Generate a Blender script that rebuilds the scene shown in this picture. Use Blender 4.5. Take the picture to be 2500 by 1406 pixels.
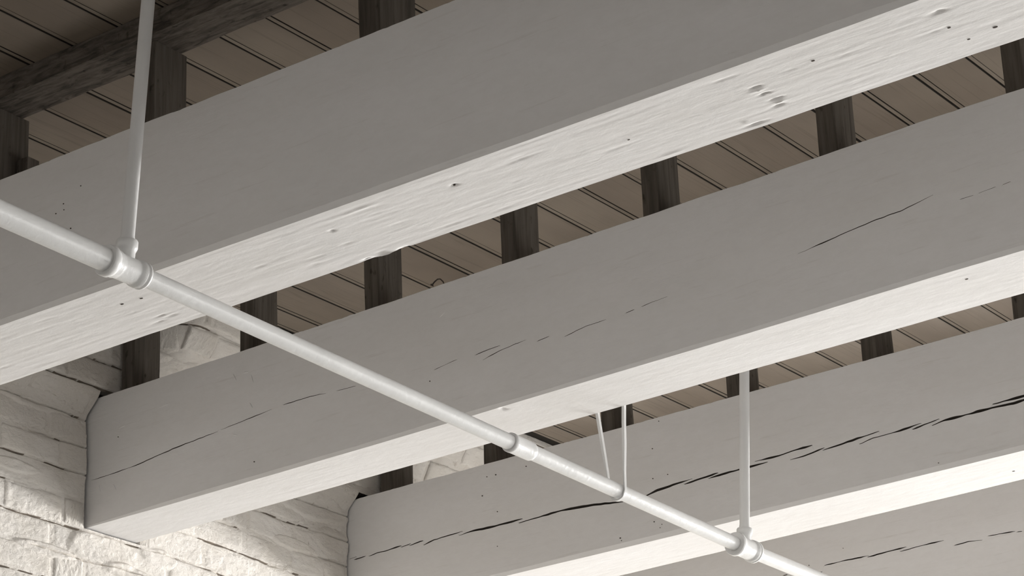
import bpy, bmesh, math, random
import numpy as np
from mathutils import Matrix, Vector

for o in list(bpy.data.objects):
    bpy.data.objects.remove(o)
SC = bpy.context.scene
C = SC.collection
PI = math.pi

# ------------------------------------------------------------------ camera
# X runs along the beams away from the brick wall, Y runs across the beams, Z is up (floor = 0)
CAM = Vector((5.19539823, -5.10283943, 1.6211729))
RW = ((0.80281219, 0.59499283, -0.03842033),
      (-0.25664413, 0.28668363, -0.92300937),
      (-0.53816948, 0.75086352, 0.38285453))       # rows: camera right, down, forward
cd = bpy.data.cameras.new('camera')
cd.sensor_width = 36.0
cd.sensor_fit = 'HORIZONTAL'
cd.lens = 6332.17 / 2500.0 * 36.0
cd.clip_end = 60
cam = bpy.data.objects.new('camera', cd)
C.objects.link(cam)
r, d, f = (Vector(v) for v in RW)
M = Matrix(((r.x, -d.x, -f.x), (r.y, -d.y, -f.y), (r.z, -d.z, -f.z)))
cam.matrix_world = Matrix.Translation(CAM) @ M.to_4x4()
SC.camera = cam

# ------------------------------------------------------------------ world, lights, exposure
w = bpy.data.worlds.new('world')
SC.world = w
w.use_nodes = True
w.node_tree.nodes['Background'].inputs[0].default_value = (1.0, 0.99, 0.97, 1)
w.node_tree.nodes['Background'].inputs[1].default_value = 0.35
WIN = dict(x0=0.9, x1=6.2, z0=1.2, z1=3.15, y=9.2)      # window in the far wall
WR = dict(y0=0.8, y1=6.8, z0=0.5, z1=2.4, x=8.6)        # added fill opening in the wall opposite the bricks


def daylight_and_fill(width, height, loc, rot, power):
    """area lamp in an opening"""
    ld = bpy.data.lights.new('daylight_and_fill', 'AREA')
    ld.shape = 'RECTANGLE'
    ld.size = width
    ld.size_y = height
    ld.energy = power
    ld.color = (1.0, 0.99, 0.975)
    lo = bpy.data.objects.new('daylight_and_fill', ld)
    C.objects.link(lo)
    lo.location = loc
    lo.rotation_euler = rot
    return lo


daylight_and_fill(WIN['x1'] - WIN['x0'], WIN['z1'] - WIN['z0'], ((WIN['x0'] + WIN['x1']) / 2, WIN['y'] + 0.12, (WIN['z0'] + WIN['z1']) / 2), (-PI / 2, 0, 0), 1330)
daylight_and_fill(WR['y1'] - WR['y0'], WR['z1'] - WR['z0'], (WR['x'] + 0.12, (WR['y0'] + WR['y1']) / 2, (WR['z0'] + WR['z1']) / 2), (0, PI / 2, 0), 300)  # side fill, added to brighten the brick wall
SC.view_settings.view_transform = 'Standard'
SC.view_settings.look = 'None'
SC.view_settings.gamma = 1
SC.view_settings.use_curve_mapping = False
SC.view_settings.exposure = 0.42

# ------------------------------------------------------------------ materials


def nt(name, rough=0.55, spec=0.3):
    m = bpy.data.materials.new(name)
    m.use_nodes = True
    t = m.node_tree
    b = t.nodes['Principled BSDF']
    b.inputs['Roughness'].default_value = rough
    b.inputs['Specular IOR Level'].default_value = spec
    return m, t, b


def node(t, kind, **kw):
    n = t.nodes.new(kind)
    for k, v in kw.items():
        if k in n.inputs:
            n.inputs[k].default_value = v
        else:
            setattr(n, k, v)
    return n


def noise(t, scale3, scale=1.0, detail=5.0, rough=0.55, distort=0.0, coord='Object', rnd=False):
    tc = node(t, 'ShaderNodeTexCoord')
    mp = node(t, 'ShaderNodeMapping')
    mp.inputs['Scale'].default_value = scale3
    t.links.new(tc.outputs[coord], mp.inputs['Vector'])
    if rnd:
        oi = node(t, 'ShaderNodeObjectInfo')
        mu = node(t, 'ShaderNodeMath', operation='MULTIPLY')
        mu.inputs[1].default_value = 37.0
        t.links.new(oi.outputs['Random'], mu.inputs[0])
        cb = node(t, 'ShaderNodeCombineXYZ')
        for i in range(3):
            t.links.new(mu.outputs[0], cb.inputs[i])
        t.links.new(cb.outputs[0], mp.inputs['Location'])
    n = node(t, 'ShaderNodeTexNoise')
    n.inputs['Scale'].default_value = scale
    n.inputs['Detail'].default_value = detail
    n.inputs['Roughness'].default_value = rough
    n.inputs['Distortion'].default_value = distort
    t.links.new(mp.outputs[0], n.inputs['Vector'])
    return n.outputs['Fac']


def ramp(t, fac, stops):
    rp = node(t, 'ShaderNodeValToRGB')
    el = rp.color_ramp.elements
    while len(el) < len(stops):
        el.new(0.5)
    for e, (p, c) in zip(el, stops):
        e.position = p
        e.color = (*c, 1)
    t.links.new(fac, rp.inputs['Fac'])
    return rp.outputs['Color']


def mixc(t, a, b, fac, mode='MIX'):
    m = node(t, 'ShaderNodeMix', data_type='RGBA', blend_type=mode)
    for sock, v in ((m.inputs['Factor'], fac), (m.inputs['A'], a), (m.inputs['B'], b)):
        pass
    ins = {'F': m.inputs[0], 'A': m.inputs[6], 'B': m.inputs[7]}
    for k, v in (('F', fac), ('A', a), ('B', b)):
        if isinstance(v, (int, float)):
            ins[k].default_value = v
        elif isinstance(v, tuple):
            ins[k].default_value = (*v, 1)
        else:
            t.links.new(v, ins[k])
    return m.outputs[2]


def bump(t, b, heights):
    """heights: list of (socket, strength, distance)"""
    prev = None
    for h, s, dist in heights:
        bp = node(t, 'ShaderNodeBump')
        bp.inputs['Strength'].default_value = s
        bp.inputs['Distance'].default_value = dist
        t.links.new(h, bp.inputs['Height'])
        if prev:
            t.links.new(prev, bp.inputs['Normal'])
        prev = bp.outputs['Normal']
    t.links.new(prev, b.inputs['Normal'])


def painted_wood(name, col):
    m, t, b = nt(name, 0.72, 0.10)
    g = noise(t, (14.0, 150, 150), 1.0, 5, 0.6, 0.5)
    where = noise(t, (1.6, 9, 9), 1.0, 3, 0.5)
    lump = noise(t, (16, 30, 30), 1.0, 5, 0.55, 0.3)
    fine = noise(t, (190, 260, 260), 1.0, 3, 0.5)
    tone = noise(t, (1.3, 5, 5), 1.0, 5, 0.55)
    streak = noise(t, (5.0, 90, 90), 1.0, 4, 0.7)
    msk = ramp(t, where, [(0.42, (0.15, 0.15, 0.15)), (0.66, (1, 1, 1))])
    gm = mixc(t, (0.5, 0.5, 0.5), g, msk)
    c1 = tuple(v * q for v, q in zip(col, (0.945, 0.94, 0.93)))
    base = ramp(t, tone, [(0.32, c1), (0.68, col)])
    dk = ramp(t, streak, [(0.26, (0.86, 0.845, 0.82)), (0.40, (1, 1, 1))])
    base = mixc(t, base, dk, 0.6, 'MULTIPLY')
    mott = noise(t, (26, 55, 55), 1.0, 6, 0.65, 0.4)
    base = mixc(t, base, ramp(t, mott, [(0.32, (0.925, 0.92, 0.91)), (0.62, (1.0, 1.0, 1.0))]), 0.4, 'MULTIPLY')
    t.links.new(base, b.inputs['Base Color'])
    bump(t, b, [(gm, 0.30, 0.0012), (lump, 0.30, 0.003), (fine, 0.10, 0.0008)])
    return m


def raw_wood(name, dark, light, axis='Z', rnd=True, rough=0.8, bmp=0.5):
    m, t, b = nt(name, rough, 0.15)
    sc = {'X': (15, 75, 75), 'Y': (60, 2.5, 60), 'Z': (55, 55, 3)}[axis]
    g = noise(t, sc, 1.0, 7, 0.62, 0.6, rnd=rnd)
    sp = noise(t, (45, 45, 22), 1.0, 3, 0.5, rnd=rnd)
    base = ramp(t, g, [(0.3, dark), (0.62, light)])
    spc = ramp(t, sp, [(0.27, (0.35, 0.33, 0.3)), (0.36, (1, 1, 1))])
    base = mixc(t, base, spc, 0.8, 'MULTIPLY')
    t.links.new(base, b.inputs['Base Color'])
    bump(t, b, [(g, bmp, 0.003)])
    return m


def plank_mat():
    m, t, b = nt('tan_plank', 0.62, 0.3)
    oi = node(t, 'ShaderNodeObjectInfo')
    tonal = ramp(t, oi.outputs['Random'], [(0.0, (0.205, 0.168, 0.132)), (0.5, (0.225, 0.187, 0.149)), (1.0, (0.245, 0.207, 0.170))])
    g = noise(t, (90, 1.4, 30), 1.0, 6, 0.65, 0.4, rnd=True)
    line = noise(t, (34, 0.55, 8), 1.0, 3, 0.5, 0.5, rnd=True)
    stain = noise(t, (6, 2.2, 6), 1.0, 4, 0.55, rnd=True)
    gc = ramp(t, g, [(0.24, (0.80, 0.78, 0.76)), (0.42, (1.0, 1.0, 1.0))])
    lc = ramp(t, line, [(0.485, (1, 1, 1)), (0.497, (0.72, 0.69, 0.66)), (0.503, (0.72, 0.69, 0.66)), (0.515, (1, 1, 1))])
    st = ramp(t, stain, [(0.3, (0.82, 0.80, 0.78)), (0.65, (1.05, 1.04, 1.03))])
    base = mixc(t, tonal, gc, 0.14, 'MULTIPLY')
    base = mixc(t, base, lc, 0.45, 'MULTIPLY')
    base = mixc(t, base, st, 0.8, 'MULTIPLY')
    t.links.new(base, b.inputs['Base Color'])
    bump(t, b, [(g, 0.10, 0.001)])
    return m


def masonry_mat(name, col):
    m, t, b = nt(name, 0.68, 0.15)
    tone = noise(t, (5, 5, 5), 1.0, 6, 0.6, 0.4, rnd=True)
    grime = noise(t, (24, 24, 30), 1.0, 7, 0.72, 1.0, rnd=True)
    lump = noise(t, (60, 55, 85), 1.0, 7, 0.62, 0.6, rnd=True)
    scuff = noise(t, (120, 60, 140), 1.0, 4, 0.6, 1.2, rnd=True)
    base = ramp(t, tone, [(0.3, tuple(v * q for v, q in zip(col, (0.90, 0.885, 0.86)))), (0.65, col)])
    gr = ramp(t, grime, [(0.29, (0.46, 0.40, 0.34)), (0.40, (1, 1, 1))])
    base = mixc(t, base, gr, 0.6, 'MULTIPLY')
    t.links.new(base, b.inputs['Base Color'])
    bump(t, b, [(lump, 0.70, 0.007), (scuff, 0.40, 0.003)])
    return m


def pipe_mat():
    m, t, b = nt('white_pipe_paint', 0.33, 0.5)
    l = noise(t, (60, 60, 60), 1.0, 4, 0.55, 0.3)
    tone = noise(t, (8, 8, 8), 1.0, 3, 0.5)
    base = ramp(t, tone, [(0.3, (0.66, 0.658, 0.65)), (0.7, (0.72, 0.718, 0.71))])
    t.links.new(base, b.inputs['Base Color'])
    bump(t, b, [(l, 0.22, 0.004)])
    return m


def plain(name, col, rough=0.7, spec=0.2):
    m, t, b = nt(name, rough, spec)
    n = noise(t, (20, 20, 20), 1.0, 4, 0.6)
    t.links.new(ramp(t, n, [(0.3, tuple(v * 0.85 for v in col)), (0.7, col)]), b.inputs['Base Color'])
    return m


WHITE = (0.82, 0.808, 0.800)
MAT = dict(
    beam=painted_wood('white_beam_paint', WHITE),
    split=plain('bare_split_wood', (0.10, 0.088, 0.075), 0.9, 0.05),
    hole=plain('rusty_nail_hole', (0.085, 0.072, 0.062), 0.9, 0.05),
    post=raw_wood('dark_post_wood', (0.062, 0.053, 0.044), (0.135, 0.117, 0.098), 'Z'),
    purlin=raw_wood('rough_sawn_purlin_wood', (0.035, 0.030, 0.026), (0.15, 0.128, 0.108), 'X', bmp=1.0),
    plank=plank_mat(),
    deck=plain('dark_roof_deck', (0.05, 0.045, 0.04), 0.9, 0.05),
    brick=masonry_mat('cream_painted_brick', (0.80, 0.765, 0.718)),
    mortar=masonry_mat('cream_painted_mortar', (0.79, 0.755, 0.708)),
    openjoint=plain('bare_open_joint', (0.27, 0.23, 0.19), 0.9, 0.05),
    pipe=pipe_mat(),
    nail=plain('rusty_nail_iron', (0.09, 0.075, 0.065), 0.6, 0.4),
    floor=plain('pale_floor', (0.40, 0.397, 0.39), 0.6, 0.3),
    room=plain('off_white_room_wall', (0.82, 0.815, 0.80), 0.8, 0.2),
    near=plain('grey_near_wall', (0.28, 0.275, 0.27), 0.8, 0.2),
    frame=plain('white_window_frame', (0.75, 0.74, 0.72), 0.5, 0.3),
)

# ------------------------------------------------------------------ helpers


def vnoise(x, y, seed=0):
    x = np.asarray(x, float)
    y = np.asarray(y, float)
    xi = np.floor(x).astype(np.int64)
    yi = np.floor(y).astype(np.int64)
    fx = x - xi
    fy = y - yi
    fx = fx * fx * (3 - 2 * fx)
    fy = fy * fy * (3 - 2 * fy)

    def h(a, b):
        n = (a * 374761393 + b * 668265263 + seed * 974711) & 0xFFFFFFFF
        n = ((n ^ (n >> 13)) * 1274126177) & 0xFFFFFFFF
        n = n ^ (n >> 16)
        return (n & 0xFFFF) / 32767.5 - 1
    return ((h(xi, yi) * (1 - fx) + h(xi + 1, yi) * fx) * (1 - fy) +
            (h(xi, yi + 1) * (1 - fx) + h(xi + 1, yi + 1) * fx) * fy)


def fbm(x, y, seed=0, oct=4, gain=0.55):
    v = 0
    a = 1
    tot = 0
    for i in range(oct):
        v = v + a * vnoise(x * 2 ** i, y * 2 ** i, seed + 17 * i)
        tot += a
        a *= gain
    return v / tot


def sstep(a, b, x):
    q = np.clip((np.asarray(x, float) - a) / (b - a), 0, 1)
    return q * q * (3 - 2 * q)


def link(name, me, mats, parent=None, smooth=None):
    o = bpy.data.objects.new(name, me)
    C.objects.link(o)
    for m in (mats if isinstance(mats, (list, tuple)) else [mats]):
        if m.name not in [q.name for q in me.materials if q]:
            me.materials.append(m)
    if smooth is not None:
        me.shade_smooth()
        me.set_sharp_from_angle(angle=math.radians(smooth))
    if parent:
        o.parent = parent
    return o


def mesh_np(name, verts, quads, mat_idx=None, tris_ok=False):
    me = bpy.data.meshes.new(name)
    verts = np.ascontiguousarray(verts, np.float32)
    quads = np.ascontiguousarray(quads, np.int32)
    me.vertices.add(len(verts))
    me.vertices.foreach_set('co', verts.ravel())
    k = quads.shape[1]
    me.loops.add(quads.size)
    me.loops.foreach_set('vertex_index', quads.ravel())
    me.polygons.add(len(quads))
    me.polygons.foreach_set('loop_start', np.arange(0, quads.size, k, dtype=np.int32))
    if mat_idx is not None:
        me.polygons.foreach_set('material_index', np.ascontiguousarray(mat_idx, np.int32))
    me.update(calc_edges=True)
    me.validate()
    return me


def empty(name, loc=(0, 0, 0)):
    o = bpy.data.objects.new(name, None)
    o.empty_display_size = 0.1
    C.objects.link(o)
    o.location = loc
    return o


def tag(o, label=None, cat=None, group=None, kind=None):
    if label:
        o['label'] = label
    if cat:
        o['category'] = cat
    if group:
        o['group'] = group
    if kind:
        o['kind'] = kind
    return o


def box_mesh(name, x0, x1, y0, y1, z0, z1, bev=0.0):
    bm = bmesh.new()
    bmesh.ops.create_cube(bm, size=1)
    for v in bm.verts:
        v.co = Vector((x0 + (v.co.x + .5) * (x1 - x0), y0 + (v.co.y + .5) * (y1 - y0), z0 + (v.co.z + .5) * (z1 - z0)))
    if bev:
        bmesh.ops.bevel(bm, geom=bm.edges[:], offset=bev, segments=2, affect='EDGES')
    me = bpy.data.meshes.new(name)
    bm.to_mesh(me)
    bm.free()
    return me


def lathe(name, p0, p1, prof, n=32, mat=None, parent=None, cap=True):
    """surface of revolution about the line p0-p1; prof = [(distance from p0, radius)]"""
    p0 = np.array(p0, float)
    p1 = np.array(p1, float)
    ax = (p1 - p0) / np.linalg.norm(p1 - p0)
    u = np.cross(ax, (0, 0, 1.0) if abs(ax[2]) < 0.9 else (1.0, 0, 0))
    u /= np.linalg.norm(u)
    v = np.cross(ax, u)
    vs, fs = [], []
    for t, rr in prof:
        for k in range(n):
            a = 2 * PI * k / n
            vs.append(p0 + ax * t + rr * (math.cos(a) * u + math.sin(a) * v))
    for i in range(len(prof) - 1):
        for k in range(n):
            fs.append((i * n + k, i * n + (k + 1) % n, (i + 1) * n + (k + 1) % n, (i + 1) * n + k))
    me = bpy.data.meshes.new(name)
    faces = [tuple(q) for q in fs]
    if cap:
        faces.append(tuple(range(n - 1, -1, -1)))
        faces.append(tuple((len(prof) - 1) * n + k for k in range(n)))
    me.from_pydata([tuple(q) for q in vs], [], faces)
    bm = bmesh.new()
    bm.from_mesh(me)
    bmesh.ops.recalc_face_normals(bm, faces=bm.faces[:])
    bm.to_mesh(me)
    bm.free()
    return link(name, me, mat, parent, smooth=40)


# ------------------------------------------------------------------ the setting: room shell
ZC = 4.655          # underside of the ceiling planks
RX, RY0, RY1 = 8.6, -8.0, WIN['y']

tag(link('floor', box_mesh('floor', -0.3, RX, RY0, RY1, -0.1, 0.0), MAT['floor']), kind='structure')
tag(link('wall_front', box_mesh('wall_front', -0.3, RX, RY0 - 0.2, RY0, 0, ZC + 0.06), MAT['near']), kind='structure')

bm = bmesh.new()
for (a, b, c, e) in ((RY0, WR['y0'], 0, ZC + .06), (WR['y1'], RY1, 0, ZC + .06), (WR['y0'], WR['y1'], 0, WR['z0']), (WR['y0'], WR['y1'], WR['z1'], ZC + .06)):
    mat = Matrix.Translation((RX + 0.1, (a + b) / 2, (c + e) / 2)) @ Matrix.Diagonal((0.2, b - a, e - c, 1))
    bmesh.ops.create_cube(bm, size=1, matrix=mat)
me = bpy.data.meshes.new('wall_right')
bm.to_mesh(me)
bm.free()
tag(link('wall_right', me, MAT['room']), kind='structure')

bm = bmesh.new()
for (a, b, c, e) in ((-0.3, WIN['x0'], 0, ZC + .06), (WIN['x1'], RX, 0, ZC + .06), (WIN['x0'], WIN['x1'], 0, WIN['z0']), (WIN['x0'], WIN['x1'], WIN['z1'], ZC + .06)):
    mat = Matrix.Translation(((a + b) / 2, RY1 + 0.1, (c + e) / 2)) @ Matrix.Diagonal((b - a, 0.2, e - c, 1))
    bmesh.ops.create_cube(bm, size=1, matrix=mat)
me = bpy.data.meshes.new('wall_back')
bm.to_mesh(me)
bm.free()
tag(link('wall_back', me, MAT['room']), kind='structure')
win = tag(empty('window_1', (WIN['x0'], RY1, WIN['z0'])), kind='structure')
for i in range(4):
    xx = WIN['x0'] + i * (WIN['x1'] - WIN['x0']) / 3
    o = link('window_bar', box_mesh('window_bar', xx - 0.03, xx + 0.03, RY1 + 0.02, RY1 + 0.08, WIN['z0'], WIN['z1']), MAT['frame'], win)
    o.matrix_parent_inverse = Matrix.Translation(win.location).inverted()
for zz in (WIN['z0'] + 0.03, WIN['z1'] - 0.03):
    o = link('window_rail', box_mesh('window_rail', WIN['x0'], WIN['x1'], RY1 + 0.02, RY1 + 0.08, zz - 0.03, zz + 0.03), MAT['frame'], win)
    o.matrix_parent_inverse = Matrix.Translation(win.location).inverted()

win = tag(empty('fill_opening', (RX, WR['y0'], WR['z0'])), kind='structure')  # unseen opening, added to carry the side fill
for i in range(4):
    yy_ = WR['y0'] + i * (WR['y1'] - WR['y0']) / 3
    o = link('window_bar', box_mesh('window_bar', RX + 0.02, RX + 0.08, yy_ - 0.03, yy_ + 0.03, WR['z0'], WR['z1']), MAT['frame'], win)
    o.matrix_parent_inverse = Matrix.Translation(win.location).inverted()
for zz in (WR['z0'] + 0.03, WR['z1'] - 0.03):
    o = link('window_rail', box_mesh('window_rail', RX + 0.02, RX + 0.08, WR['y0'], WR['y1'], zz - 0.03, zz + 0.03), MAT['frame'], win)
    o.matrix_parent_inverse = Matrix.Translation(win.location).inverted()

# ceiling: dark deck above, tan beaded planks below it
ceiling = tag(link('ceiling', box_mesh('ceiling', -0.3, RX + .2, RY0 - .2, RY1 + .2, ZC + 0.022, ZC + 0.10), MAT['deck']), kind='structure')
rng = random.Random(5)


def plank(x0, x1, gap, groove, ends, dz):
    """one beaded board: bead along its low-x edge, shallow V beside it, then the flat"""
    z = 0.0
    a = x0 + gap / 2
    e = x1 - gap / 2
    bw = 0.0115
    pr = [(a, 0.02), (a, 0.002)]
    for k in range(5):                       # half-round bead
        th = PI * k / 4
        pr.append((a + bw * (0.5 - 0.5 * math.cos(th)), 0.0008 - 0.0008 * math.sin(th)))
    pr += [(a + bw + 0.0002, 0.012), (a + bw + groove - 0.0002, 0.012), (a + bw + groove, 0.0), (e - 0.001, 0.0), (e, 0.001), (e, 0.02)]
    ys = [ends[0], ends[1]]
    vs = [(x, y, ZC + dz + zz) for y in ys for x, zz in pr]
    n = len(pr)
    fs = [(i, i + 1, n + i + 1, n + i) for i in range(n - 1)] + [(n - 1, 0, n, 2 * n - 1)]
    fs += [tuple(range(n - 1, -1, -1)), tuple(range(n, 2 * n))]
    me = bpy.data.meshes.new('plank')
    me.from_pydata(vs, [], fs)
    bm = bmesh.new()
    bm.from_mesh(me)
    bmesh.ops.recalc_face_normals(bm, faces=bm.faces[:])
    bm.to_mesh(me)
    bm.free()
    o = link('plank', me, [MAT['plank'], MAT['deck']], ceiling, smooth=50)
    for p in me.polygons:                    # the unpainted insides of the joint and of the quirk beside the bead
        c = p.center
        if (abs(p.normal.x) > 0.5 and c.z > ZC + dz + 0.0015 and (c.x < a + 1e-4 or c.x > e - 1e-4)) or (ZC + dz + 0.003 < c.z < ZC + dz + 0.0125 and a + bw - 1e-4 < c.x < a + bw + groove + 1e-4):
            p.material_index = 1
    return o


PITCH = 0.1516
plank(0.19, 0.287, 0.007, 0.004, (-2.9, 4.6), 0.001)
for k in range(25):
    x0 = 0.287 + k * PITCH
    plank(x0, x0 + PITCH, rng.uniform(0.0050, 0.0078), rng.choice((0.0024, 0.0036, 0.0046, 0.0056)), (-2.9, 4.6), rng.uniform(-0.0008, 0.0012))

# ------------------------------------------------------------------ beams
BEAMS = [  # y of the lower front arris, back y, bottom z, top z
    dict(y=[(-.1, -1.247), (1.0, -1.247), (2.5, -1.236), (4, -1.238)], back=-0.974, zt=4.274),
    dict(y=[(-.1, 0.003), (1.05, 0.0), (1.5, -0.008), (2.25, -0.019), (2.8, -0.035), (4, -0.045)], back=0.203, zt=4.290),
    dict(y=[(-.1, 1.243), (0.55, 1.247), (1.1, 1.254), (2.4, 1.260), (4, 1.262)], back=1.498, zt=4.280),
    dict(y=[(-.1, 2.495), (4, 2.500)], back=2.745, zt=4.285),
]
ZB = 3.9

CR2 = [[(0.007, 4.04), (0.053, 4.04), (0.184, 4.044), (0.345, 4.061), (0.509, 4.071)],
       [(0.517, 4.073), (0.548, 4.075), (0.625, 4.081), (0.708, 4.087)], [(0.746, 4.09), (0.85, 4.09), (0.909, 4.085)],
       [(0.941, 4.082), (0.974, 4.081), (1.013, 4.08)], [(1.28, 4.054), (1.312, 4.059), (1.362, 4.064)],
       [(1.42, 4.060), (1.467, 4.064), (1.508, 4.066)], [(1.446, 4.04), (1.5, 4.051), (1.587, 4.059)],
       [(1.62, 4.044), (1.664, 4.049)], [(1.707, 4.034), (1.78, 4.045), (1.843, 4.045)], [(1.899, 4.046), (1.931, 4.049)],
       [(1.946, 4.05), (1.993, 4.054), (2.03, 4.056)],
       [(2.411, 4.059), (2.546, 4.074), (2.624, 4.081), (2.701, 4.084), (2.788, 4.098)],
       [(2.852, 4.065), (2.887, 4.065)], [(2.898, 4.066), (2.945, 4.069)], [(2.961, 4.068), (2.983, 4.07)]]
CR3 = [[(-0.05, 4.081), (-0.017, 4.083)], [(-0.027, 4.075), (0.023, 4.078)],
       [(0.033, 4.074), (0.069, 4.078), (0.114, 4.078), (0.172, 4.082)], [(0.166, 4.076), (0.188, 4.078), (0.211, 4.081)],
       [(0.201, 4.074), (0.23, 4.078), (0.264, 4.080)], [(0.259, 4.064), (0.306, 4.073), (0.361, 4.075), (0.42, 4.077)],
       [(0.403, 4.066), (0.453, 4.070), (0.535, 4.067), (0.597, 4.067), (0.658, 4.068)],
       [(0.637, 4.057), (0.717, 4.060), (0.802, 4.063), (0.925, 4.055), (1.034, 4.041)],
       [(1.05, 4.036), (1.115, 4.041), (1.159, 4.050), (1.213, 4.054), (1.287, 4.058)],
       [(1.25, 4.047), (1.303, 4.051), (1.379, 4.056)],
       [(1.501, 4.062), (1.587, 4.060), (1.633, 4.064), (1.705, 4.067)],
       [(1.339, 4.045), (1.397, 4.049), (1.459, 4.049), (1.551, 4.050)],
       [(1.623, 4.039), (1.681, 4.041), (1.74, 4.050)], [(1.731, 4.043), (1.785, 4.046), (1.854, 4.052), (1.923, 4.057)],
       [(1.852, 4.033), (1.902, 4.041), (1.988, 4.043), (2.058, 4.049)], [(2.026, 4.037), (2.064, 4.042), (2.114, 4.048)],
       [(2.279, 4.050), (2.329, 4.051), (2.38, 4.052), (2.6, 4.056)],
       [(2.087, 4.033), (2.13, 4.040), (2.209, 4.040), (2.278, 4.041), (2.346, 4.038), (2.42, 4.044)],
       [(2.39, 4.034), (2.5, 4.038), (2.75, 4.042), (3.1, 4.05)]]
CR4 = [[(0.858, 4.105), (0.879, 4.105)], [(1.023, 4.107), (1.098, 4.108), (1.201, 4.106)], [(0.992, 4.087), (1.015, 4.087)],
       [(1.19, 4.101), (1.247, 4.104), (1.343, 4.106)], [(1.313, 4.095), (1.381, 4.098), (1.481, 4.1)],
       [(1.642, 4.080), (1.695, 4.078), (1.74, 4.076)], [(1.514, 4.074), (1.571, 4.076), (1.62, 4.071)],
       [(1.746, 4.071), (1.767, 4.071)], [(1.9, 4.07), (2.1, 4.068)]]


def crack_rows(xs, segs, width, depth, seed):
    """per column: list over segments (top to bottom) of centre, half width, depth"""
    n = len(segs)
    N = len(xs)
    cen = np.full((n, N), np.nan)
    hw = np.zeros((n, N))
    dep = np.zeros((n, N))
    for i, s in enumerate(segs):
        sx = np.array([p[0] for p in s])
        sz = np.array([p[1] for p in s])
        on = (xs >= sx[0]) & (xs <= sx[-1])
        cen[i, on] = np.interp(xs[on], sx, sz) + 0.0006 * vnoise(xs[on] * 60, xs[on] * 0 + i, seed)
        t = (xs[on] - sx[0]) / (sx[-1] - sx[0])
        prof = np.minimum(1, np.minimum(t, 1 - t) * 5 + 0.12) ** 0.8
        big = min(1.0, 0.35 + (sx[-1] - sx[0]) * 2.6)
        q = prof * big * (0.75 + 0.45 * vnoise(xs[on] * 25, xs[on] * 0 + i + 9, seed + 3))
        hw[i, on] = width * np.clip(q, 0.15, 1.3)
        dep[i, on] = depth * np.clip(prof * 1.2, 0.3, 1)
    flatx = np.array([x for s in segs for x in (s[0][0], s[-1][0])])
    flatz = np.array([z for s in segs for z in (s[0][1], s[-1][1])])
    o = np.argsort(flatx)
    basez = np.interp(xs, flatx[o], flatz[o])
    st = 0.0005
    for j in range(N):
        act = [i for i in range(n) if not np.isnan(cen[i, j])]
        for a, b in zip(act, act[1:]):        # keep the order strict
            lim = cen[a, j] - hw[a, j] - hw[b, j] - 0.001 - st * (b - a)
            if cen[b, j] > lim:
                cen[b, j] = lim
        if not act:
            for i in range(n):
                cen[i, j] = basez[j] + (n / 2 - i) * st
            continue
        for i in range(n):
            if i in act:
                continue
            up = [a for a in act if a < i]
            dn = [a for a in act if a > i]
            if up and dn:
                a, b = up[-1], dn[0]
                za = cen[a, j] - hw[a, j]
                zb = cen[b, j] + hw[b, j]
                cen[i, j] = za + (zb - za) * (i - a) / (b - a)
            elif up:
                a = up[-1]
                cen[i, j] = cen[a, j] - hw[a, j] - st * (i - a)
            else:
                b = dn[0]
                cen[i, j] = cen[b, j] + hw[b, j] + st * (b - i)
    return cen, hw, dep


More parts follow.
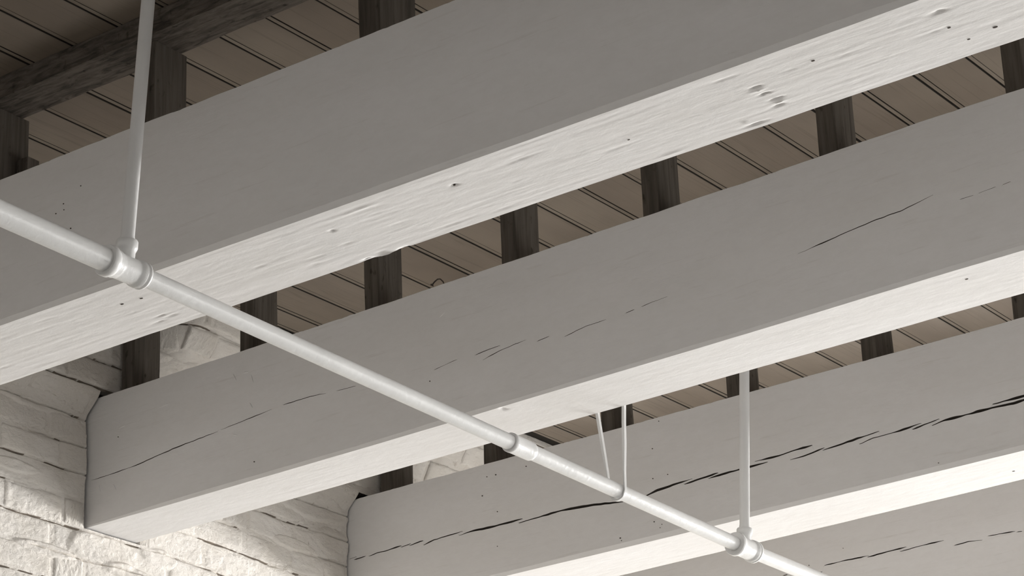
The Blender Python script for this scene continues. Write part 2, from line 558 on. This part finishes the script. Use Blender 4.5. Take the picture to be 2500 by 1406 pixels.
def build_beam(B, seed, segs=None, cw=0.003, cdp=0.02, rough=0.0009, chip=0.002, gouges=(), x0=-0.07, detail=0.0048, cham=0.011):
    xs = np.concatenate([np.arange(x0, 3.75, detail), np.linspace(3.8, RX, 8)]) if detail < .02 else np.linspace(x0, RX, 40)
    N = len(xs)
    yf = np.interp(xs, [p[0] for p in B['y']], [p[1] for p in B['y']]) - cham
    yb = np.full(N, B['back'])
    zt = np.full(N, B['zt'])
    ch = cham * (1 + 0.22 * fbm(xs * 3.1, xs * 0, seed + 1, 3)) * (0.35 + 0.65 * sstep(-0.02, 0.35, xs))
    edge = chip * fbm(xs * 9, xs * 0, seed + 2, 4) + chip * 1.6 * np.minimum(0, fbm(xs * 22, xs * 0 + 3, seed + 3, 2) + 0.45)
    topw = 0.0022 * fbm(xs * 7, xs * 0 + 1, seed + 4, 5) + 0.003 * np.minimum(0, fbm(xs * 30, xs * 0 + 7, seed + 5, 3) + 0.35)
    rows, reg = [], []           # rows of (N,3); reg = region of the strip that FOLLOWS the row

    def add(y, z, tagn):
        rows.append(np.stack([xs, y, z], 1))
        reg.append(tagn)

    def ydisp(z):
        return rough * 0.8 * fbm(xs * 2.5, z * 55, seed + 8, 4)
    add(yb, zt, 'top')
    ztf = zt + topw
    zc0 = np.full(N, ZB) + ch + edge * 0.4
    add(yf, ztf, 'f')
    if segs:
        cen, hw, dep = crack_rows(xs, segs, cw, cdp, seed)
        n = len(segs)
        hi = cen[0] + hw[0] + 0.002
        for t in np.linspace(0.012, 1, 14):
            z = ztf + (hi - ztf) * t
            add(yf + ydisp(z), z, 'f')
        for i in range(n):
            yy = yf + ydisp(cen[i])
            add(yy, cen[i] + hw[i] + 0.0001, 'c%d' % i)
            add(yy + dep[i], cen[i] - hw[i] * .2, 'c%d' % i)
            add(yy, cen[i] - hw[i] - 0.0001, 'f')
        lo = cen[-1] - hw[-1] - 0.002
        for t in np.linspace(0, 1, 9):
            z = lo + (zc0 - lo) * t
            add(yf + ydisp(z) * (1 - t), z, 'f')
    else:
        for t in np.linspace(0.015, 1, 18):
            z = ztf + (zc0 - ztf) * t
            add(yf + ydisp(z) * (1 - t), z, 'f')
    # eased lower arris
    add(yf + ch * 0.45, np.full(N, ZB) + ch * 0.5 + edge * .3, 'h')
    yl = yf + ch * (0.9)
    K = (64 if len(gouges) > 5 else 40) if detail < .02 else 2
    farw = 0.0016 * fbm(xs * 11, xs * 0 + 5, seed + 6, 4)
    for k in range(K + 1):
        t = k / K
        y = yl + (yb - 0.004 + farw - yl) * t
        g = fbm(xs * 4.5, y * 85, seed + 10, 4, 0.65) * rough + rough * 0.5 * fbm(xs * 7, y * 16, seed + 11, 3)
        g = g + rough * 1.8 * np.maximum(0, fbm(xs * 5 + 3, y * 120, seed + 12, 3) - 0.28)
        gz = np.zeros(N)
        for (gx, gy, rx, ry, dd) in gouges:
            q = ((xs - gx) / rx) ** 2 + ((y - gy) / ry) ** 2
            gz += dd * np.exp(-q) * (1 + 0.6 * fbm(xs * 90, y * 90, seed + 40, 2))
        fade = sstep(0, 0.06, t) if k < K else 1.0
        add(y, np.full(N, ZB) + (g * fade) + gz, 'u')
    add(yb, np.full(N, ZB) + 0.004, 'b')
    V = np.stack(rows)                       # (R,N,3)
    Rn = len(rows)
    idx = np.arange(Rn * N).reshape(Rn, N)
    quads, mi = [], []
    for i in range(Rn):
        j = (i + 1) % Rn
        q = np.stack([idx[i, :-1], idx[j, :-1], idx[j, 1:], idx[i, 1:]], 1)
        quads.append(q)
        m = np.zeros(len(q), int)
        if reg[i].startswith('c'):
            s = int(reg[i][1:])
            act = (hw[s, :-1] > 0) & (hw[s, 1:] > 0)
            m[act] = 1
        mi.append(m)
    quads = np.concatenate(quads)
    me = mesh_np('timber_beam', V.reshape(-1, 3), quads, np.concatenate(mi))
    bm = bmesh.new()                          # close the two ends
    bm.from_mesh(me)
    bm.verts.ensure_lookup_table()
    for col in (0, N - 1):
        try:
            bm.faces.new([bm.verts[idx[i, col]] for i in range(Rn)])
        except Exception:
            pass
    bmesh.ops.recalc_face_normals(bm, faces=bm.faces[:])
    bm.to_mesh(me)
    bm.free()
    return link('timber_beam', me, [MAT['beam'], MAT['split']], smooth=32)


def nail_holes(beam, front, under, yplane):
    """small rusty nail holes and specks: short sunk discs, joined into one part of the beam"""
    bm = bmesh.new()
    rr = random.Random(3)
    for (x, z) in front:
        rad = rr.uniform(0.0013, 0.0026)
        y = yplane(x)
        mat = Matrix.Translation((x, y - 0.0004, z)) @ Matrix.Rotation(PI / 2, 4, 'X') @ Matrix.Diagonal((1.2, 1, 1, 1))
        bmesh.ops.create_cone(bm, cap_ends=True, segments=9, radius1=rad, radius2=rad * .7, depth=0.003, matrix=mat)
    for (x, y) in under:
        rad = rr.uniform(0.0016, 0.0030)
        mat = Matrix.Translation((x, y, ZB + 0.0013)) @ Matrix.Diagonal((1.7, 1, 1, 1))
        bmesh.ops.create_cone(bm, cap_ends=True, segments=9, radius1=rad, radius2=rad, depth=0.004, matrix=mat)
    me = bpy.data.meshes.new('nail_holes')
    bm.to_mesh(me)
    bm.free()
    o = link('nail_holes', me, MAT['hole'], beam)
    o['kind'] = 'stuff'
    return o


def paint_ridges(beam, marks, yplane):
    """small raised ridges of thick paint over old hammer marks"""
    bm = bmesh.new()
    for (x, z, ln, wd, ang) in marks:
        mat = Matrix.Translation((x, yplane(x) + 0.0006, z)) @ Matrix.Rotation(-math.radians(ang), 4, 'Y') @ Matrix.Diagonal((ln / 2, 0.0026, wd / 2, 1))
        bmesh.ops.create_uvsphere(bm, u_segments=12, v_segments=8, radius=1, matrix=mat)
    me = bpy.data.meshes.new('paint_ridges')
    bm.to_mesh(me)
    bm.free()
    o = link('paint_ridges', me, MAT['beam'], beam, smooth=60)
    o['kind'] = 'stuff'


G1 = [(3.376, -1.175, .022, .006, .003), (2.954, -1.136, .013, .0028, .004), (2.950, -1.121, .016, .0026, -.003), (2.956, -1.100, .013, .003, .0045),
      (2.962, -1.066, .015, .0026, .0045), (2.958, -1.052, .014, .0026, -.003), (2.95, -1.038, .012, .003, .004), (2.868, -0.996, .028, .004, .004),
      (2.86, -1.012, .006, .010, -.002), (1.854, -0.981, .016, .005, .005), (1.95, -0.979, .012, .004, .005), (1.90, -0.978, .014, .004, -.003),
      (1.894, -1.154, .007, .004, .004), (2.236, -1.165, .010, .004, .003), (1.25, -1.02, .02, .003, .002), (1.30, -1.03, .02, .003, .002), (1.28, -1.045, .02, .003, .002)]
grr = random.Random(44)
for k in range(46):                          # long shallow checks and torn grain
    gx = grr.uniform(0.7, 2.1) if k < 28 else grr.uniform(2.0, 3.5)
    G1.append((gx, grr.uniform(-1.22, -0.99), grr.uniform(.012, .05), .0035, grr.choice((-1, 1, 1)) * grr.uniform(.0004, .0013)))
b1 = build_beam(BEAMS[0], 11, None, rough=0.00045, chip=0.0032, gouges=G1)
nail_holes(b1, [(1.224, 4.176), (1.169, 4.147), (1.171, 4.131), (1.145, 4.129), (1.195, 4.077)],
           [(2.636, -1.105), (2.236, -1.165), (1.265, -1.156), (3.363, -1.107), (3.37, -1.041), (3.431, -1.052), (3.099, -1.159), (1.322, -1.152)], lambda x: -1.256)
tag(b1, 'thick white-painted timber beam with a rough pitted underside and chipped edge', 'beam', 'ceiling beams')
b2 = build_beam(BEAMS[1], 23, CR2, cw=0.0013, cdp=0.012, rough=0.00022, chip=0.0018, gouges=[(1.49, 0.007, .008, .01, .004)], cham=0.009)
nail_holes(b2, [(0.116, 4.148), (0.644, 3.949), (1.268, 4.027)], [(2.813, 0.029)], lambda x: float(np.interp(x, [p[0] for p in BEAMS[1]['y']], [p[1] for p in BEAMS[1]['y']])) - 0.009)
paint_ridges(b2, [(0.570, 4.217, .030, .004, -62), (0.612, 4.221, .022, .0035, -8), (0.636, 4.196, .030, .0035, -72), (0.632, 4.118, .022, .003, -60), (0.571, 4.045, .024, .003, -22),
                  (0.045, 4.008, .026, .003, -75), (0.106, 3.998, .026, .003, -60), (0.132, 4.176, .03, .003, 8), (1.317, 4.204, .024, .0025, 30), (0.30, 4.20, .05, .0025, 4), (0.86, 4.22, .04, .0025, 3)],
             lambda x: float(np.interp(x, [p[0] for p in BEAMS[1]['y']], [p[1] for p in BEAMS[1]['y']])) - 0.009)
tag(b2, 'white-painted timber beam with a thin broken hairline crack along its face', 'beam', 'ceiling beams')
b3 = build_beam(BEAMS[2], 37, CR3, cw=0.0036, cdp=0.022, rough=0.0002, chip=0.0008, cham=0.012)
nail_holes(b3, [(1.179, 4.267), (1.15, 4.185), (1.199, 4.091), (1.145, 4.09), (1.14, 3.954), (1.167, 3.94), (1.16, 3.931), (1.015, 3.929), (1.019, 3.92), (0.555, 3.999),
                (0.559, 4.235), (0.524, 4.236), (0.503, 4.177), (0.56, 4.112), (0.678, 4.236), (2.098, 3.92)], [(2.25, 1.406)],
           lambda x: float(np.interp(x, [p[0] for p in BEAMS[2]['y']], [p[1] for p in BEAMS[2]['y']])) - 0.012)
tag(b3, 'white-painted timber beam with a long wide dark split along its face', 'beam', 'ceiling beams')
b4 = build_beam(BEAMS[3], 53, CR4, cw=0.0030, cdp=0.02, rough=0.0004, chip=0.001)
nail_holes(b4, [(1.103, 4.152), (0.965, 4.12)], [], lambda x: 2.486)
tag(b4, 'white-painted timber beam with short dark cracks, next beyond the widely split beam', 'beam', 'ceiling beams')
for i, y in enumerate((3.75, 5.0, -2.567, -3.81)):  # unseen beams put in to block light; the one beside the pitted beam shows
    bb = build_beam(dict(y=[(-.1, y), (4, y)], back=y + 0.25, zt=4.285), 70 + i, None, detail=0.1)
    tag(bb, ('plain white timber beam, unseen, added for shade, second beyond the widely split beam', 'plain white timber beam, unseen, added for shade, third beyond the widely split beam',
             'plain white timber beam next to the rough pitted beam, on the side away from the split beam', 'plain white timber beam, unseen, added for shade, second from the rough pitted beam, away from the split beam')[i], 'beam', 'ceiling beams')

# ------------------------------------------------------------------ posts and purlins above the beams
ZP = 4.592
prng = random.Random(9)


def rough_bar(name, x0, x1, y0, y1, z0, z1, nx, ny, nz, amp, seed, scale):
    """timber with slightly uneven faces; the grid is finest along its length"""
    bm = bmesh.new()
    bmesh.ops.create_cube(bm, size=1)
    for v in bm.verts:
        v.co = Vector((x0 + (v.co.x + .5) * (x1 - x0), y0 + (v.co.y + .5) * (y1 - y0), z0 + (v.co.z + .5) * (z1 - z0)))
    for ax, k in ((0, nx), (1, ny), (2, nz)):
        if k > 1:
            es = [e for e in bm.edges if abs((e.verts[0].co - e.verts[1].co).normalized()[ax]) > 0.99]
            bmesh.ops.subdivide_edges(bm, edges=es, cuts=k - 1, use_grid_fill=True)
    co = np.array([v.co for v in bm.verts])
    cx = np.array([(x0 + x1) / 2, (y0 + y1) / 2, (z0 + z1) / 2])
    for ax, (a, b) in enumerate(((x0, x1), (y0, y1), (z0, z1))):
        o1, o2 = [q for q in range(3) if q != ax]
        for side, val in ((-1, a), (1, b)):
            on = np.abs(co[:, ax] - val) < 1e-5
            nz_ = fbm(co[on, o1] * scale[o1], co[on, o2] * scale[o2], seed + ax * 7 + side, 4)
            co[on, ax] += side * amp * (nz_ - 0.4)
    for v, q in zip(bm.verts, co):
        v.co = q
    me = bpy.data.meshes.new(name)
    bm.to_mesh(me)
    bm.free()
    return me


BN = ['beam with the rough pitted underside', 'beam with the hairline crack', 'widely split beam']
ORD = ['first', 'second', 'third', 'fourth', 'fifth', 'sixth', 'seventh']
POSTS = [
    (0, -1.100, -0.990, [(0.758, .052), (1.303, .052), (1.995, .062)], 1),
    (1, 0.048, 0.156, [(0.122, .052), (0.589, .050), (1.050, .050), (1.523, .050), (1.976, .050), (2.500, .051), (3.008, .051)], 0),
    (2, 1.305, 1.418, [(0.082, .050), (0.512, .050), (0.975, .050), (1.440, .050), (1.908, .050), (2.400, .050)], 0),
]
for bi, ya, yb, plist, start in POSTS:
    zt = BEAMS[bi]['zt']
    for k, (xr, wd) in enumerate(plist):
        dep = (yb - ya) * (1.18 if (bi == 0 and k == 2) else 1.0)
        me = rough_bar('short_post', xr - wd, xr, ya, ya + dep, zt - 0.001, ZP + 0.001, 2, 3, 7, 0.002, 100 + 10 * bi + k, (30, 30, 9))
        o = link('short_post', me, MAT['post'], smooth=40)
        if bi == 0:
            lab = ('short dark wood post with a small wooden block at its foot', 'short dark wood post directly behind the upright pipe, on the rough pitted beam', 'broad short dark wood post standing furthest from the upright pipe, on the pitted beam')[k]
        else:
            lab = 'short dark wood post, %s from the brick wall, on the %s' % (ORD[k], BN[bi])
        tag(o, lab, 'post', 'short posts between beams and ceiling')
        if bi == 0 and k == 0:
            blk = rough_bar('foot_block', xr + 0.001, xr + 0.040, ya + 0.07, yb, zt, zt + 0.194, 1, 1, 2, 0.001, 5, (20, 20, 20))
            tag(link('foot_block', blk, MAT['post'], o), 'small dark wood block')
            fl = bpy.data.meshes.new('white_piece')  # small white piece set at the top of the post
            fl.from_pydata([(xr - .05, ya - .006, ZP - .012), (xr - .03, ya - .012, ZP - .018), (xr - .008, ya - .004, ZP - .012), (xr - .018, ya - .009, ZP - .002), (xr - .04, ya - .005, ZP - .003), (xr - .028, ya - .002, ZP - .006)],
                           [], [(0, 1, 5), (1, 2, 5), (2, 3, 5), (3, 4, 5), (4, 0, 5), (0, 4, 3, 2, 1)])
            tag(link('white_piece', fl, MAT['beam'], o), 'small white piece')

for bi, (ya, yb) in enumerate(((-1.129, -1.009), (0.040, 0.165), (1.297, 1.427))):
    me = rough_bar('roof_purlin', 0.215, 6.0, ya, yb, ZP, ZC - 0.001, 160, 8, 3, 0.0028 if bi == 0 else 0.002, 300 + bi, (6, 60, 60))
    o = link('roof_purlin', me, MAT['purlin'], smooth=35)
    tag(o, 'rough-sawn dark flat purlin on short posts above the ' + BN[bi], 'purlin', 'purlins under the planks')

# ------------------------------------------------------------------ painted brick wall (x = 0 side)


def wall_base(y, z):
    """undulating wall face with the corbelled courses above the beams"""
    y = np.asarray(y, float)
    z = np.asarray(z, float)
    b = -0.048 * sstep(0.25, 1.1, y) - 0.004 + 0.006 * fbm(y * 1.7, z * 1.9, 5, 2)
    zs = 4.225 + 0.02 * fbm(y * 2.3, y * 0, 9, 2)
    c = 0.058 * sstep(0, 0.085, z - zs) + 0.125 * sstep(0.12, 0.42, z - zs) * sstep(0.12, 0.3, y)
    return b + c


Y0, Y1, Z0, Z1 = -0.95, 2.65, 3.5, ZC + 0.02
ny, nz = 900, 470
yy = np.linspace(Y0, Y1, ny)
zz = np.linspace(Z0, Z1, nz)
YY, ZZ = np.meshgrid(yy, zz, indexing='ij')
H = wall_base(YY, ZZ) - 0.0014 + 0.0028 * fbm(YY * 14, ZZ * 22, 61, 5) + 0.0014 * fbm(YY * 75, ZZ * 95, 64, 3)
CRK = np.zeros_like(H)
JOINTS = [3.465, 3.55, 3.635, 3.720, 3.803, 3.888, 3.976, 4.057, 4.140, 4.226, 4.312, 4.398, 4.484, 4.570, 4.652]
for ji, jz in enumerate(JOINTS):                 # wandering open cracks along the bed joints
    line = jz + 0.0034 * fbm(YY * 9, YY * 0 + ji, 71, 4) - 0.001
    wid = 0.0016 + 0.0016 * (vnoise(YY * 17, YY * 0 + ji, 72) + 0.3)
    on = sstep(-0.22, 0.0, fbm(YY * 3.3, YY * 0 + ji * 5.3, 73, 3))
    cv = on * np.exp(-((ZZ - line) / np.maximum(wid, 0.0013)) ** 2)
    CRK = np.maximum(CRK, cv)
    H -= 0.012 * cv
PATCH = [(0.06, 3.845, .16, .05, .012), (0.16, 3.80, .11, .022, .012), (-.16, 3.80, .13, .02, .011), (0.30, 3.87, .08, .03, .008), (-0.22, 4.235, .16, .03, .010),
         (1.05, 4.22, .2, .045, .012), (1.15, 4.12, .10, .05, .009), (1.16, 4.03, .06, .04, .008), (-0.05, 4.12, .06, .10, .007), (.95, 4.07, .12, .02, .009), (-.3, 4.02, .12, .018, .008)]
for (py, pz, ry, rz, hh) in PATCH:
    q = ((YY - py) / ry) ** 2 + ((ZZ - pz) / rz) ** 2 + 0.35 * fbm(YY * 20, ZZ * 20, int(py * 100) + 500, 3)
    H += hh * sstep(1.15, 0.55, q) * 0.75
    CRK *= 1 - 0.8 * sstep(1.15, 0.7, q)
V = np.stack([H, YY, ZZ], 2).reshape(-1, 3)
idx = np.arange(ny * nz).reshape(ny, nz)
Q = np.stack([idx[:-1, :-1], idx[1:, :-1], idx[1:, 1:], idx[:-1, 1:]], 2).reshape(-1, 4)
cyy = (V[Q[:, 0], 1] + V[Q[:, 2], 1]) / 2
czz = (V[Q[:, 0], 2] + V[Q[:, 2], 2]) / 2
keep = np.ones(len(Q), bool)
SPAN = [(-1.262, -0.970), (-0.012, 0.208), (1.228, 1.503), (2.48, 2.75)]
for (a, b), B in zip(SPAN, BEAMS):
    keep &= ~((cyy > a - 0.0055) & (cyy < b + 0.0055) & (czz > ZB - 0.003) & (czz < B['zt'] + 0.02))
Q = Q[keep]
mi = (np.maximum(CRK.reshape(-1)[Q[:, 0]], CRK.reshape(-1)[Q[:, 2]]) > 0.74).astype(int)
# plain lower and side courses of the same wall
ex = [(RY0, Y0, 0, Z1 + .04), (Y1, RY1, 0, Z1 + .04), (Y0, Y1, 0, Z0)]
ev, eq = [], []
for (a, b, c, e) in ex:
    n0 = len(V) + len(ev)
    ev += [(-0.03, a, c), (-0.03, b, c), (-0.03, b, e), (-0.03, a, e)]
    eq.append((n0, n0 + 1, n0 + 2, n0 + 3))
n0 = len(V) + len(ev)
ev += [(-0.3, RY0, 0), (-0.3, RY1, 0), (-0.3, RY1, ZC + .06), (-0.3, RY0, ZC + .06)]
eq.append((n0 + 3, n0 + 2, n0 + 1, n0))
me = mesh_np('wall_left', np.concatenate([V, np.array(ev)]), np.concatenate([Q, np.array(eq)]), np.concatenate([mi, np.zeros(len(eq), int)]))
wall = tag(link('wall_left', me, [MAT['mortar'], MAT['openjoint']], smooth=60), kind='structure')

# bricks: a dozen shared uneven shapes, laid course by course
BL, BH = 0.238, 0.0845
VAR = []
for s in range(12):
    ny_, nz_ = 42, 18
    u = np.linspace(-1, 1, ny_)
    v = np.linspace(-1, 1, nz_)
    UU, VV = np.meshgrid(u, v, indexing='ij')
    yb_ = UU * (BL / 2 - 0.0042)
    zb_ = VV * (BH / 2 - 0.0036)
    yb_ = yb_ + 0.003 * fbm(VV * 1.6, UU * 1.2, 800 + s, 3) * np.abs(UU) ** 3
    zb_ = zb_ + 0.003 * fbm(UU * 2.6, VV * 1.2, 820 + s, 3) * np.abs(VV) ** 3
    edge = np.maximum((np.abs(UU) ** 22), (np.abs(VV) ** 10))
    hb = -0.0065 * edge + 0.0022 * fbm(UU * 3 + s, VV * 1.6, 840 + s, 4) + 0.0016 * fbm(UU * 9, VV * 4, 860 + s, 3) + 0.0012 * fbm(UU * 24, VV * 9, 880 + s, 3)
    front = np.stack([hb, yb_, zb_], 2).reshape(-1, 3)
    ii = np.arange(ny_ * nz_).reshape(ny_, nz_)
    q = np.stack([ii[:-1, :-1], ii[1:, :-1], ii[1:, 1:], ii[:-1, 1:]], 2).reshape(-1, 4)
    ring = list(ii[:, 0]) + list(ii[-1, 1:]) + list(ii[-2::-1, -1]) + list(ii[0, -2:0:-1])
    back = front[ring].copy()
    back[:, 0] = -0.05
    nb = len(front)
    rq = [(ring[(k + 1) % len(ring)], ring[k], nb + k, nb + (k + 1) % len(ring)) for k in range(len(ring))]
    mm = mesh_np('brick', np.concatenate([front, back]), np.concatenate([q, np.array(rq)]))
    mm.materials.append(MAT['brick'])
    mm.shade_smooth()
    mm.set_sharp_from_angle(angle=math.radians(60))
    VAR.append(mm)
STARTS = {3.888: 0.497, 3.976: 0.699 - 0.238}
brr = random.Random(21)
for ci in range(len(JOINTS) - 1):
    z0, z1 = JOINTS[ci], JOINTS[ci + 1]
    s0 = STARTS.get(z0, brr.uniform(0, BL))
    k0 = math.floor((-0.95 - s0) / BL)
    y = s0 + k0 * BL
    while y < 2.55:
        L = BL
        if brr.random() < 0.16:
            L = BL * 0.5
        parts = [(y, y + L)]
        for (a, b), B in zip(SPAN, BEAMS):          # bricks are cut around the beam pockets
            if z1 > ZB - 0.0 and z0 < B['zt'] + 0.015:
                np_ = []
                for (p, q) in parts:
                    if q <= a - .006 or p >= b + .006:
                        np_.append((p, q))
                    else:
                        if p < a - .03:
                            np_.append((p, a - .008))
                        if q > b + .03:
                            np_.append((b + .008, q))
                parts = np_
        for (p, q) in parts:
            if q - p < 0.03:
                continue
            yc, zc = (p + q) / 2, (z0 + z1) / 2
            o = bpy.data.objects.new('brick', VAR[brr.randrange(12)])
            C.objects.link(o)
            o.parent = wall
            h0 = float(wall_base(yc, z0 + .01))
            h1 = float(wall_base(yc, z1 - .01))
            ha = float(wall_base(p + .01, zc))
            hb = float(wall_base(q - .01, zc))
            o.location = ((h0 + h1) / 2 + brr.uniform(-0.0012, 0.0030) + (0.004 if zc > 4.29 else 0.0), yc, zc + brr.uniform(-.002, .002))
            o.rotation_euler = (brr.uniform(-.012, .012), math.atan2(h1 - h0, z1 - z0 - .02), -math.atan2(hb - ha, q - p - .02))
            flip = -1 if brr.random() < .5 else 1
            o.scale = (1, (q - p) / BL, (z1 - z0) / BH)
        y += L

# ------------------------------------------------------------------ pipe work
XP = 1.695


def pz(y):
    """height of the pipe axis: it falls gently away from the camera side"""
    return float(np.interp(y, [-1.928, -1.582, -0.216, 0.2, 0.825, 1.204], [3.737, 3.732, 3.692, 3.678, 3.663, 3.651])) if y > -1.928 else 3.737 - (y + 1.928) * 0.027


def pp(y):
    return (XP, y, pz(y))


pipe = empty('water_pipe', (0, 0, 0))
tag(pipe, 'white-painted metal pipe with two upright branches, slung beneath the beams', 'pipe')
pm = MAT['pipe']
R1, R2 = 0.0252, 0.0196
ya, yb = -1.640, -1.528
L = lambda a, b: float(np.linalg.norm(np.array(pp(b)) - np.array(pp(a))))
lathe('pipe_section', pp(-2.9), pp(ya + .02), [(0, R1), (L(-2.9, ya + .02), R1)], mat=pm, parent=pipe)
tag(pipe.children[-1], 'thicker pipe length before the first fitting')
t1 = L(ya, yb)
tee = lathe('tee_fitting', pp(ya), pp(yb), [(0, R1 + .0005), (0.0, .0325), (.003, .0338), (.014, .0338), (.018, .0315), (.022, .0295), (.030, .0300), (.034, .0285), (.040, .0280),
                                           (t1 - .034, .0275), (t1 - .028, .0272), (t1 - .024, .0300), (t1 - .014, .0305), (t1 - .012, .0288), (t1 - .008, .0288), (t1 - .006, .0302), (t1 - .002, .0300), (t1, .0285), (t1, R2)], mat=pm, parent=pipe)
ym = -1.582
c0 = np.array(pp(ym))
ax1 = np.array([1.744, -1.582, 4.341]) - np.array([1.696, -1.582, 3.792])
ax1 /= np.linalg.norm(ax1)
lathe('branch_socket', c0, c0 + ax1 * .07, [(0, .019), (.034, .019), (.040, .0215), (.044, .0232), (.058, .0232), (.061, .0215), (.061, .0150)], mat=pm, parent=tee)
ln = (ZC - 0.004 - c0[2]) / ax1[2]
lathe('upright_pipe', c0 + ax1 * .05, c0 + ax1 * ln, [(0, .0158), (.016, .0158), (.02, .0147), (ln - .05, .0147)], mat=pm, parent=pipe)
# run to the coupling
lathe('pipe_section', pp(yb - .01), pp(-0.24), [(0, R2), (L(yb - .01, -0.24), R2)], mat=pm, parent=pipe)
t2 = L(-0.258, -0.168)
lathe('pipe_coupling', pp(-0.258), pp(-0.168), [(0, R2), (0, .0232), (.002, .0246), (.010, .0248), (.016, .0240), (t2 - .01, .0236), (t2 - .003, .0234), (t2, .0222), (t2, R2)], mat=pm, parent=pipe)
yc, yd = 0.772, 0.878
lathe('pipe_section', pp(-0.19), pp(yc + .01), [(0, R2), (L(-.19, yc + .01), R2)], mat=pm, parent=pipe)
t3 = L(yc, yd)
tee2 = lathe('tee_fitting', pp(yc), pp(yd), [(0, R2), (0.0, .0318), (.003, .0330), (.012, .0330), (.016, .0305), (.02, .0285), (.03, .0280), (t3 - .034, .0278), (t3 - .028, .0275), (t3 - .024, .0305), (t3 - .015, .0308), (t3 - .013, .0290),
                                            (t3 - .010, .0290), (t3 - .008, .0308), (t3 - .002, .0305), (t3, .0285), (t3, R2)], mat=pm, parent=pipe)
c1 = np.array(pp(0.825))
ax2 = np.array([1.734, .825, 4.164]) - np.array([1.696, .825, 3.707])
ax2 /= np.linalg.norm(ax2)
lathe('branch_socket', c1, c1 + ax2 * .07, [(0, .018), (.032, .018), (.037, .0205), (.041, .0222), (.052, .0222), (.055, .0205), (.055, .0145)], mat=pm, parent=tee2)
lathe('thread_gap', c1 + ax2 * .054, c1 + ax2 * .06, [(0, .0146), (.006, .0146)], mat=MAT['hole'], parent=tee2)
ln2 = (ZC - 0.004 - c1[2]) / ax2[2]
lathe('upright_pipe', c1 + ax2 * .045, c1 + ax2 * ln2, [(0, .0150), (.016, .0150), (.020, .0141), (ln2 - .045, .0141)], mat=pm, parent=pipe)
lathe('pipe_section', pp(yd - .01), pp(3.3), [(0, R2), (L(yd - .01, 3.3), R2)], mat=pm, parent=pipe)

# strap hanger on the back of the hairline-cracked beam
pc = np.array(pp(0.212))
path = [(1.640, 4.05), (1.644, 3.95), (1.646, 3.90), (1.651, 3.85), (1.6595, 3.78), (1.668, 3.72), (pc[0] - .0228, pc[2] + .012)]
for k in range(11):
    a = PI + PI * k / 10
    path.append((pc[0] + .0222 * math.cos(a), pc[2] + .0222 * math.sin(a)))
path += [(pc[0] + .0228, pc[2] + .012), (1.719, 3.73), (1.7225, 3.80), (1.726, 3.86), (1.728, 3.90), (1.731, 3.95), (1.734, 4.05)]
vs, fs = [], []
for i, (x, z) in enumerate(path):
    x0, z0 = path[max(i - 1, 0)]
    x1, z1 = path[min(i + 1, len(path) - 1)]
    tx, tz = x1 - x0, z1 - z0
    l = math.hypot(tx, tz)
    nx_, nz_ = -tz / l, tx / l
    wob = 0.0006 * math.sin(i * 2.3)
    th = 0.0022 + (0.0016 if z > 3.75 else 0.0)
    for (s, y) in ((-1, .2055), (1, .2055), (1, .2150), (-1, .2150)):
        vs.append((x + nx_ * th * s + wob, y, z + nz_ * th * s))
n = len(path)
for i in range(n - 1):
    for k in range(4):
        fs.append((4 * i + k, 4 * i + (k + 1) % 4, 4 * (i + 1) + (k + 1) % 4, 4 * (i + 1) + k))
fs += [(3, 2, 1, 0), tuple(4 * (n - 1) + k for k in range(4))]
me = bpy.data.meshes.new('strap')
me.from_pydata(vs, [], fs)
bm = bmesh.new()
bm.from_mesh(me)
bmesh.ops.recalc_face_normals(bm, faces=bm.faces[:])
bm.to_mesh(me)
bm.free()
hang = empty('pipe_hanger', (0, 0, 0))
tag(hang, 'white U-shaped metal strap nailed behind a beam and looped under the pipe', 'pipe hanger')
link('strap', me, pm, hang, smooth=50)
for (x, z) in ((1.644, 3.945), (1.7305, 3.945), (1.641, 4.02), (1.733, 4.02)):
    lathe('nail_head', (x, .2150, z), (x, .2185, z), [(0, .0035), (.002, .0035), (.0032, .002)], n=10, mat=MAT['nail'], parent=hang)

# bent nail left in the top of the hairline-cracked beam
pts = [(1.302, 4.280), (1.301, 4.301), (1.295, 4.316), (1.286, 4.326), (1.277, 4.328), (1.267, 4.324), (1.258, 4.317)]
cu = bpy.data.curves.new('nail_shank', 'CURVE')
cu.dimensions = '3D'
cu.bevel_depth = 0.0019
cu.bevel_resolution = 2
sp = cu.splines.new('POLY')
sp.points.add(len(pts) - 1)
for q, (x, z) in zip(sp.points, pts):
    q.co = (x, 0.022, z, 1)
tmp = bpy.data.objects.new('tmp_nail', cu)
C.objects.link(tmp)
dg = bpy.context.evaluated_depsgraph_get()
nm = bpy.data.meshes.new_from_object(tmp.evaluated_get(dg))
bpy.data.objects.remove(tmp)
nail = empty('bent_nail', (0, 0, 0))
tag(nail, 'rusty bent nail sticking out of the top of the hairline-cracked beam', 'nail')
nm.name = 'nail_shank'
link('nail_shank', nm, MAT['nail'], nail, smooth=50)
lathe('nail_head', (1.2585, .022, 4.3175), (1.2545, .022, 4.314), [(0, .0045), (.0025, .0048), (.0035, .0035)], n=12, mat=MAT['nail'], parent=nail)
